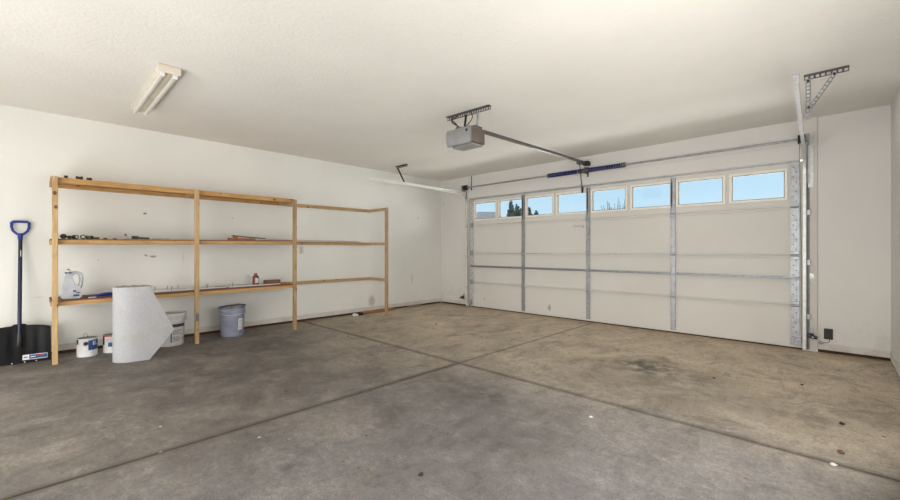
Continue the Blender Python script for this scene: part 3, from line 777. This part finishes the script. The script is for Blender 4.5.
# body with a real hole behind the grip: outline pieces around it
def sl(poly, th=.10, x0=.31): mb.prism([(p[0]+.255, p[1]+zl) for p in poly], th, Matrix(((0, 0, 1, x0), (1, 0, 0, 0), (0, 1, 0, 0), (0, 0, 0, 1))), .012)
sl([(-.078, .001), (.076, .001), (.078, .05), (.07, .12), (.03, .15), (.015, .2), (-.003, .25), (-.004, .262), (-.045, .262), (-.05, .22), (-.066, .15), (-.078, .08)])
mb.tube([(.36, .255+y, zl+z) for y, z in ((-.005, .235), (.012, .262), (.042, .268), (.066, .25), (.075, .21), (.072, .16), (.06, .11))], [.014, .016, .017, .018, .017, .017, .02], 12)
obj('body', mb, M['silver'], jt, True)
obj('collar', MB().lathe([(.0, 0), (.027, 0), (.027, .014), (0, .014)], (.36, .232, zl+.258), 20), M['blue'], jt, True)
obj('cap', MB().lathe([(0, 0), (.022, 0), (.02, .022), (0, .024)], (.36, .232, zl+.272), 20), M['white'], jt, True)
obj('spout_tip', MB().lathe([(0, 0), (.009, 0), (.007, .012), (0, .013)], (.36, .232, zl+.295), 12), M['red'], jt, True)
obj('label', MB().box(.41, .4115, .262, .318, zl+.02, zl+.105), M['paper'], jt)
for a in ((.268, .312, .025, .045), (.266, .29, .07, .088), (.288, .316, .056, .068)): obj('print', MB().box(.4115, .4125, a[0], a[1], zl+a[2], zl+a[3]), M['labelblue'], jt)

bt = thing('scraper_brush', 'blue handled brush lying on the low shelf beside the silver jug', 'brush', (.42, .47, ztop(0, .45)))
z = ztop(0, .45)
obj('handle', MB().tube([(.44, .40, z+.018), (.43, .44, z+.02), (.42, .50, z+.026), (.40, .56, z+.028), (.39, .60, z+.024)], [.008, .012, .018, .017, .008], 12), M['blue'], bt, True)
obj('head', MB().box(.42, .455, .355, .405, z, z+.022, .006), M['black'], bt)
obj('bristles', MB().box(.45, .475, .375, .44, z, z+.012, .004), M['pale'], bt)

# white painted boards lying on the low shelf, nails sticking up
def white_board(x0, x1, y0, y1, lv, label, nails, dz=0, hh=.012):
    za, zb = ztop(lv, y0)+dz, ztop(lv, y1)+dz
    t = thing('white_board', label, 'board', ((x0+x1)/2, (y0+y1)/2, za), 'white boards lying on the low shelf')
    m = MB(); m.bar(((x0+x1)/2, y0, za+hh/2+.001), ((x0+x1)/2, y1, zb+hh/2+.001), x1-x0, hh, .002); obj('plank', m, M['white'], t)
    if nails:
        for (nx, ny) in nails:
            n_ = MB(); n_.tube([(nx, ny, za+hh-.002), (nx, ny+.006, za+hh+.045)], .0026, 6); n_.tube([(nx, ny+.006, za+hh+.045), (nx, ny+.006, za+hh+.048)], .0055, 8)
            obj('nail', n_, M['dkmetal'], t)
    return t
white_board(.10, .22, .72, 1.62, 0, 'white board with upright nails at the wall end of the low shelf', [(.2, .84), (.19, .98), (.2, 1.1), (.15, 1.22), (.2, 1.4), (.19, 1.52)])
white_board(.25, .34, .95, 1.72, 0, 'narrower white board with nails in front of the wall board', [(.32, 1.12), (.3, 1.36), (.32, 1.5)])
white_board(.2, .38, 1.74, 2.40, 0, 'short wide white board on the low shelf under the amber bottle', [(.35, 1.78)])
z = ztop(0, 2.0)+.0135
bo = thing('amber_bottle', 'small amber bottle with white label and dark cap on the low shelf', 'bottle', (.3, 2.09, z))
obj('body', MB().lathe([(0, .001), (.036, .001), (.04, .005), (.04, .1), (.034, .118), (.018, .128), (.018, .138), (0, .138)], (.3, 2.09, z), 24), M['amber'], bo, True)
obj('cap', MB().lathe([(0, .136), (.02, .136), (.02, .156), (0, .158)], (.3, 2.09, z), 20), M['rustwood'], bo, True)
va = math.atan2(-2.09, 5.7)
obj('label', MB().lathe([(.0407, .025), (.0407, .09)], (.3, 2.09, z), 10, None, va-.1, va+1.0), M['paper'], bo, True)
z = ztop(0, 2.3)
tag(obj('wood_block', MB().box(.30, .375, 2.19, 2.4, z+.0155, z+.066, .003), M['dkwood']), 'dark brown wooden block lying on the low shelf', 'wood block')
tag(obj('wood_offcut', MB().box(.40, .44, 2.385, 2.46, z+.001, z+.03, .003), M['rustwood']), 'small reddish wood offcut beside the dark brown block', 'wood block')

# ------------------------------------------------------------------ things on the middle shelf
def onz(lv, y): return ztop(lv, y)+.0005
z = onz(1, 2.2)
tag(obj('plank', MB().box(.36, .43, 1.72, 2.02, z, z+.022, .003), M['rustwood']), 'short reddish plank lying on the middle shelf', 'plank')
tag(obj('plank', MB().box(.36, .44, 2.04, 2.2, z+.003, z+.018, .002), M['pale']), 'pale grey offcut next to the short reddish plank', 'plank')
m = MB(); m.bar((.28, 1.80, z+.056), (.3, 2.22, z+.024), .05, .012, .002)
tag(obj('plank', m, M['dkwood']), 'dark thin plank propped at a slant on the middle shelf', 'plank')
m = MB(); m.box(.27, .31, 1.81, 1.86, z, z+.0485, .003)
tag(obj('wood_block', m, M['greywood']), 'small weathered block under the slanting dark plank', 'wood block')
m = MB(); m.bar((.12, 2.12, z+.02), (.025, 3.9, zlev(1, 4)+BH+.013), .05, .011, .002)
tag(obj('trim_strip', m, M['pale']), 'long pale trim strip running off the middle shelf along the wall ledger', 'trim strip')

def coupling(cx, cy, lv, r, ln, mat, label, ang=.3, cat='pipe fitting', bore=M['black']):
    z = onz(lv, cy)+r
    d = Vector((math.cos(ang), math.sin(ang), 0)); c = Vector((cx, cy, z))
    t = thing('pipe_fitting', label, cat, (cx, cy, z-r), 'small fittings on the shelves')
    m = MB(); m.tube([c-d*ln/2, c-d*ln*.2, c-d*ln*.19, c+d*ln*.19, c+d*ln*.2, c+d*ln/2], [r, r, r*.82, r*.82, r, r], 18)
    obj('body', m, mat, t, True)
    m = MB(); m.tube([c+d*ln*.5, c+d*(ln*.5+.0012)], r*.62, 14); obj('bore', m, bore, t)
    return t
coupling(.38, .196, 1, .026, .05, M['black'], 'fat black pipe coupling, nearest the post on the middle shelf', -.05)
coupling(.38, .240, 1, .018, .04, M['black'], 'smaller black pipe coupling right beside the fat one', -.2)
coupling(.38, .283, 1, .021, .045, M['dkmetal'], 'dark grey pipe coupling, third from the post on the middle shelf', .5, bore=M['pale'])
coupling(.38, .342, 1, .023, .04, M['black'], 'black ring fitting with a pale bore on the middle shelf', .0, bore=M['pale'])
coupling(.38, .392, 1, .019, .05, M['green'], 'dull green pipe fitting beside the black ring fitting', .9)
coupling(.36, .445, 1, .012, .05, M['brass'], 'tarnished brass fitting beside the green one', 1.3)
coupling(.36, .52, 1, .008, .03, M['brass'], 'tiny brass fitting alone in the gap on the middle shelf', 1.0)
coupling(.36, .60, 1, .006, .03, M['dkmetal'], 'tiny dark fitting left of the pliers on the middle shelf', 1.2)
coupling(.45, .212, 2, .015, .02, M['dkmetal'], 'small dark fitting above the end post on the top shelf', 1.2)
coupling(.45, .31, 2, .017, .05, M['dkmetal'], 'dark double fitting in the middle of the three on the top shelf', 1.3)
coupling(.45, .385, 2, .015, .035, M['dkmetal'], 'dark fitting farthest from the end post on the top shelf', 1.0)
# spray nozzle, adjustable wrench, loose bits
z = onz(1, 1.2)
tn = thing('spray_nozzle', 'small grey hose nozzle with lever on the middle shelf', 'nozzle', (.38, .70, z))
obj('body', MB().tube([(.38, .675, z+.012), (.38, .70, z+.014), (.38, .725, z+.016)], [.012, .014, .011], 12), M['pale'], tn, True)
obj('lever', MB().tube([(.38, .695, z+.02), (.38, .69, z+.04), (.38, .684, z+.058)], [.008, .007, .009], 8), M['galv_dk'], tn, True)
tw = thing('pipe_wrench', 'dark steel wrench lying flat on the middle shelf', 'wrench', (.38, .82, z))
obj('handle', MB().bar((.38, .79, z+.013), (.37, .90, z+.011), .024, .02, .004), M['dkmetal'], tw)
m = MB(); m.box(.36, .405, .74, .80, z, z+.034, .005); m.box(.405, .42, .74, .755, z, z+.034, .003); obj('jaw', m, M['black'], tw)
ts2 = thing('screwdriver', 'thin screwdriver with a pale handle beyond the dark wrench', 'screwdriver', (.36, 1.0, z))
obj('handle', MB().tube([(.36, .93, z+.011), (.36, .94, z+.012), (.36, 1.0, z+.012), (.36, 1.01, z+.009)], [.007, .011, .011, .006], 10), M['pale'], ts2, True)
obj('blade', MB().tube([(.36, 1.01, z+.011), (.36, 1.10, z+.01)], .0035, 6), M['galv'], ts2)

# ------------------------------------------------------------------ outlets, sensors
def outlet(x, y, z, face, label, pm, dark):
    t = thing('wall_outlet', label, 'outlet', (x, y, z))
    w_, h_ = .036, .058
    if face == 'x':
        obj('cover_plate', MB().box(x, x+.006, y-w_, y+w_, z-h_, z+h_, .003), pm, t)
        for dz in (-.02, .02): obj('socket', MB().box(x+.006, x+.009, y-.017, y+.017, z+dz-.014, z+dz+.014, .003), dark, t)
    else:
        obj('box', MB().box(x-w_, x+w_, y-.006, y, z-h_, z+h_, .003), pm, t)
        for dz in (-.024, .024):
            s_ = obj('socket', MB().box(x-.02, x+.02, y-.014, y-.006, z+dz-.017, z+dz+.017, .004), dark, t)
            obj('slot', MB().box(x-.009, x-.006, y-.0155, y-.0139, z+dz-.007, z+dz+.007).box(x+.006, x+.009, y-.0155, y-.0139, z+dz-.007, z+dz+.007), M['black'], s_)
    return t
outlet(0, 2.88, 1.11, 'x', 'white wall outlet just under the middle wall ledger', plain('outlet_white', rgb(214, 210, 206), .4), plain('outlet_face', rgb(190, 186, 182), .4))
o_ = outlet(5.95, L, .207, 'y', 'black wall outlet low on the wall to the right of the garage door', M['black'], M['dkmetal'])
tag(obj('loose_wire', MB().tube([(5.96, L-.008, .15), (5.958, L-.012, .128), (5.935, L-.014, .112), (5.905, L-.02, .112), (5.89, L-.02, .122), (5.88, L-.025, .11), (5.872, L-.03, .1), (5.89, L-.025, .095), (5.91, L-.02, .103)], .0028, 6), M['dkmetal'], None, True), 'thin loose wire hanging under the black outlet', 'wire')
def sensor(x, sg, label):
    t = thing('safety_sensor', label, 'door sensor', (x, L-.03, .16), 'safety sensors beside the garage door')
    y1 = L-.022 if sg > 0 else L
    obj('bracket', MB().box(x-.018, x+.018, y1-.006, y1, .12, .25, .002).box(x-.018, x-.012, y1-.07, y1, .14, .19, .002), M['galv'], t)
    b_ = obj('body', MB().tube([(x-.03*sg, y1-.055, .172), (x+.05*sg, y1-.055, .165)], .019, 14).box(x-.02, x+.02, y1-.06, y1-.03, .155, .205, .004), M['black'], t, True)
    obj('eye', MB().tube([(x-.03*sg, y1-.055, .172), (x-.033*sg, y1-.055, .172)], .009, 10), M['red'], b_)
    obj('lens', MB().tube([(x+.012*sg, y1-.074, .168), (x+.012*sg, y1-.078, .168)], .008, 10), M['pale'], b_)
sensor(5.815, 1, 'black door safety sensor on the jamb board near the black outlet')
sensor(.655, -1, 'black door safety sensor low on the wall at the far corner of the room')
for z in (.93, 1.1):
    pass
tag(obj('junction_plate', MB().box(5.79, 5.835, L-.027, L-.022, .80, .86, .002).box(5.795, 5.81, L-.03, L-.026, .81, .83), M['galv_lt']), 'small galvanised plate screwed to the right jamb board at mid height', 'metal plate')

# ------------------------------------------------------------------ litter by the left wall
tag(obj('lumber_offcut', MB().bar((.10, 3.93, .021), (.085, 4.62, .021), .085, .038, .003), M['rustwood']), 'brown length of lumber lying on the floor against the left wall', 'lumber')
tag(obj('lumber_offcut', MB().bar((.06, 5.0, .016), (.06, 5.32, .016), .05, .03, .003), M['greywood']), 'small grey stick at the foot of the left wall near the far corner', 'lumber')
tag(obj('pipe_fitting', MB().tube([(.16, 3.83, .026), (.155, 3.90, .026)], .024, 14), M['black'], None, True), 'black pipe piece touching the end of the brown floor lumber', 'pipe fitting')
def crumple(cx, cy, r, mat, label, cat, h=.6, nm='crumpled_paper'):
    bm = bmesh.new(); bmesh.ops.create_icosphere(bm, subdivisions=2, radius=r)
    for v in bm.verts: v.co = Vector((v.co.x, v.co.y, v.co.z*h))*(.7+.5*random.random())
    lo = min(v.co.z for v in bm.verts)
    m = MB(); m.add(bm, Matrix.Translation((cx, cy, -lo))); return tag(obj(nm, m, mat), label, cat)
crumple(.2, 3.72, .05, M['white'], 'crumpled white paper on the floor beside the black pipe piece', 'paper', .5)
for px, py, pr, mt, lb in ((4.533, 1.323, .017, 'curb', 'dark pebble alone on the near slab below the joint crossing'),
        (6.037, 3.578, .018, 'curb', 'upper of two dark crumbs on the tan slab near the right wall'),
        (6.03, 3.072, .02, 'dkwood', 'lower, browner of two crumbs just above the long cut joint'),
        (5.808, 4.38, .015, 'curb', 'dark crumb on the tan slab below the black outlet'),
        (5.248, 4.088, .013, 'curb', 'tiny dark crumb beside the dark oil stain'),
        (2.891, 1.37, .013, 'dkwood', 'brown crumb on the grey slab just above the near cut joint'),
        (1.701, 4.162, .018, 'dkwood', 'brown clod on the far slab in front of the small corner'),
        (1.483, 2.796, .013, 'curb', 'tiny dark pebble near the foot of the third shelf post')):
    crumple(px, py, pr*.8, M[mt], lb, 'pebble', .5, 'pebble')
crumple(6.0, 2.87, .017, M['white'], 'white chip lying right at the edge of the long cut joint', 'chip', .3, 'paint_chip')
crumple(4.836, 2.568, .014, M['white'], 'small white chip on the bluish part of the near slab', 'chip', .3, 'paint_chip')

# ------------------------------------------------------------------ outside, seen through the door windows
struct('ground', MB().box(-160, 60, 6.12, 190, -.3, -.06), M['drive'], label='sunlit concrete and ground outside the garage door')
def ray_pt(u, depth):
    T_ = math.radians(43.99); fw = Vector((-math.sin(T_), math.cos(T_), 0)); rt = Vector((math.cos(T_), math.sin(T_), 0))
    return Vector((6.01, 0, 0))+fw*depth+rt*((u-450)/400*depth)
def conifer(p, h, r, label):
    t = thing('conifer_tree', label, 'tree', (p.x, p.y, -.06), 'evergreens beyond the garage door')
    obj('trunk', MB().tube([(p.x, p.y, -.06), (p.x, p.y, h*.9)], [.16, .03], 8), M['bark'], t)
    m = MB(); rnd = random.Random(int(p.x*91+p.y*7))
    for k in range(150):
        q = rnd.random()**.8; z = h*(.08+.92*q); rr = r*(1-q)**.6*(.6+.5*rnd.random())+.06
        a = rnd.random()*2*PI; d = Vector((math.cos(a), math.sin(a), 0)); sd = Vector((-d.y, d.x, 0))
        base = Vector((p.x, p.y, z)); tip = base+d*rr+Vector((0, 0, rr*.35)); w_ = rr*.38+.08
        for tilt in (-1, 1):
            vs = [m.bm.verts.new(v) for v in (base, base+d*rr*.55+sd*w_+Vector((0, 0, .15*tilt)), tip, base+d*rr*.55-sd*w_-Vector((0, 0, .12*tilt)))]
            m.bm.faces.new(vs[:3]); m.bm.faces.new((vs[0], vs[2], vs[3]))
    obj('foliage', m, M['leaf'], t)
for u, d, h, r, lb in ((511, 34, 5.25, .8, 'tall evergreen tree seen through the second window, first of the row'), (517, 40, 5.7, 1.0, 'evergreen tree seen through the second window, beside the frame bar'),
                       (521, 46, 5.9, 1.0, 'evergreen tree half hidden by the bar between second and third windows'), (529, 33, 4.6, .9, 'short evergreen tree at the edge of the third window'), (536, 38, 4.8, 1.0, 'low evergreen tree in the middle of the third window')):
    conifer(ray_pt(u, d), h, r, lb)
def bare_tree(p, h, label, n=26):
    t = thing('bare_tree', label, 'tree', (p.x, p.y, -.06), 'leafless trees beyond the fifth window')
    rnd = random.Random(int(p.x*13+h*100)); m = MB()
    m.tube([(p.x, p.y, -.06), (p.x+.1, p.y, h*.6)], [.14, .08], 6)
    for k in range(n):
        b0 = Vector((p.x+.1, p.y, h*(.45+.2*rnd.random()))); a = rnd.random()*2*PI
        e = b0+Vector((math.cos(a)*1.2*rnd.random(), math.sin(a)*1.2*rnd.random(), h*(.2+.3*rnd.random())))
        m.tube([b0, b0.lerp(e, .5)+Vector((0, 0, .1)), e], [.05, .035, .015], 5)
    obj('branches', m, M['bark'], t)
for u, d, h, lb in ((608, 36, 4.9, 'smallest leafless tree at the foot of the fifth window'), (615, 40, 5.6, 'leafless tree in the middle of the fifth window'), (621, 44, 6.3, 'tallest leafless tree, right side of the fifth window')):
    bare_tree(ray_pt(u, d), h, lb)
# far house
A, B = ray_pt(462, 55), ray_pt(506, 55)
hs = thing('neighbour_house', 'distant low house with a pale grey shingle roof seen through the first windows', 'house', ((A.x+B.x)/2, (A.y+B.y)/2, -.06))
dd = (B-A).normalized(); bk = Vector((-dd.y, dd.x, 0))*8
if bk.y < 0: bk = -bk
def quadbox(P4, z0, z1):
    m = MB(); lo = [m.bm.verts.new((p.x, p.y, z0)) for p in P4]; hi = [m.bm.verts.new((p.x, p.y, z1)) for p in P4]
    m.bm.faces.new(lo[::-1]); m.bm.faces.new(hi)
    for k in range(4): m.bm.faces.new((lo[k], lo[(k+1) % 4], hi[(k+1) % 4], hi[k]))
    return m
obj('house_wall', quadbox([A, B, B+bk, A+bk], -.06, 4.4), M['stucco'], hs)
m = MB(); e_ = dd*.8
v = [m.bm.verts.new(q) for q in [(A-e_-bk*.08)+Vector((0, 0, 4.35)), (B+e_-bk*.08)+Vector((0, 0, 4.35)), (B+e_+bk*1.08)+Vector((0, 0, 4.35)), (A-e_+bk*1.08)+Vector((0, 0, 4.35)), A+bk*.5+dd*1+Vector((0, 0, 6.75)), B+bk*.5-dd*1+Vector((0, 0, 6.75))]]
for q in ((0, 1, 5, 4), (1, 2, 5), (2, 3, 4, 5), (3, 0, 4), (3, 2, 1, 0)): m.bm.faces.new([v[k] for k in q])
obj('house_roof', m, M['roof'], hs)

# ------------------------------------------------------------------ camera
cd = bpy.data.cameras.new('camera'); cam_o = bpy.data.objects.new('camera', cd); C.objects.link(cam_o)
cam_o.location = (6.01, 0, 1.115); cam_o.rotation_euler = (PI/2, 0, math.radians(43.99))
cd.sensor_width = 36; cd.lens = 36*400/900; cd.clip_start = .05; cd.clip_end = 400
bpy.context.scene.camera = cam_o

# ------------------------------------------------------------------ light
def area(name, loc, target, sx, sy, e, col=(1, 1, 1), spread=180):
    l = bpy.data.lights.new(name, 'AREA'); l.shape = 'RECTANGLE'; l.size = sx; l.size_y = sy; l.energy = e; l.color = col; l.spread = math.radians(spread)
    o = bpy.data.objects.new(name, l); C.objects.link(o); o.location = loc
    o.rotation_euler = (Vector(target)-Vector(loc)).to_track_quat('-Z', 'Y').to_euler(); return o
area('added_rear_fill', (3.6, BK+.15, 1.4), (3.0, 3, 1.5), 4.6, 2.0, 112, (1, .985, .95))  # added fill lamp behind the camera, no doorway there
area('added_ceiling_fill', (3.0, -1.1, .2), (3.0, 2.4, 2.5), 5, 1.2, 100, (1, .985, .945))  # added lamp aimed upward from behind the camera to brighten the ceiling
area('added_right_fill', (W-.06, 2.4, 1.15), (1.2, 3.6, 2.1), 3.2, 1.5, 100, (1, .985, .955))  # added fill lamp by the unseen right wall, no window there
# sun on the driveway bounced up and in through the door windows
area('driveway_bounce', (3.2, 12.0, 0.0), (3.0, 5.9, 1.9), 9, 4.0, 1900, (1, .98, .95))
area('driveway_glow', (3.2, 8.6, 0.1), (3.0, 5.6, 2.1), 6, 2.4, 620, (1, .98, .95))
area('low_sky_light', (9.5, 10.0, 2.6), (1.5, 4.0, 1.2), 5, 3.5, 650, (.97, .98, 1))
sun = bpy.data.lights.new('sun', 'SUN'); sun.energy = 2.2; sun.angle = .01; so = bpy.data.objects.new('sun', sun); C.objects.link(so); so.rotation_euler = (math.radians(38), 0, math.radians(15))

wd = bpy.data.worlds.new('sky'); bpy.context.scene.world = wd; wd.use_nodes = True; nt = wd.node_tree
bg = nt.nodes['Background']
tc = nt.nodes.new('ShaderNodeTexCoord'); sp = nt.nodes.new('ShaderNodeSeparateXYZ'); nt.links.new(tc.outputs['Generated'], sp.inputs[0])
r_ = nt.nodes.new('ShaderNodeValToRGB'); nt.links.new(sp.outputs[2], r_.inputs[0])
r_.color_ramp.elements[0].position = .02; r_.color_ramp.elements[0].color = rgb(206, 234, 250)
r_.color_ramp.elements[1].position = .28; r_.color_ramp.elements[1].color = rgb(160, 210, 242)
nt.links.new(r_.outputs[0], bg.inputs[0]); bg.inputs[1].default_value = 1.1
sc = bpy.context.scene
sc.view_settings.view_transform = 'Standard'; sc.view_settings.look = 'None'; sc.view_settings.exposure = 0
for o in bpy.data.objects:
    if '_o' in o: del o['_o']
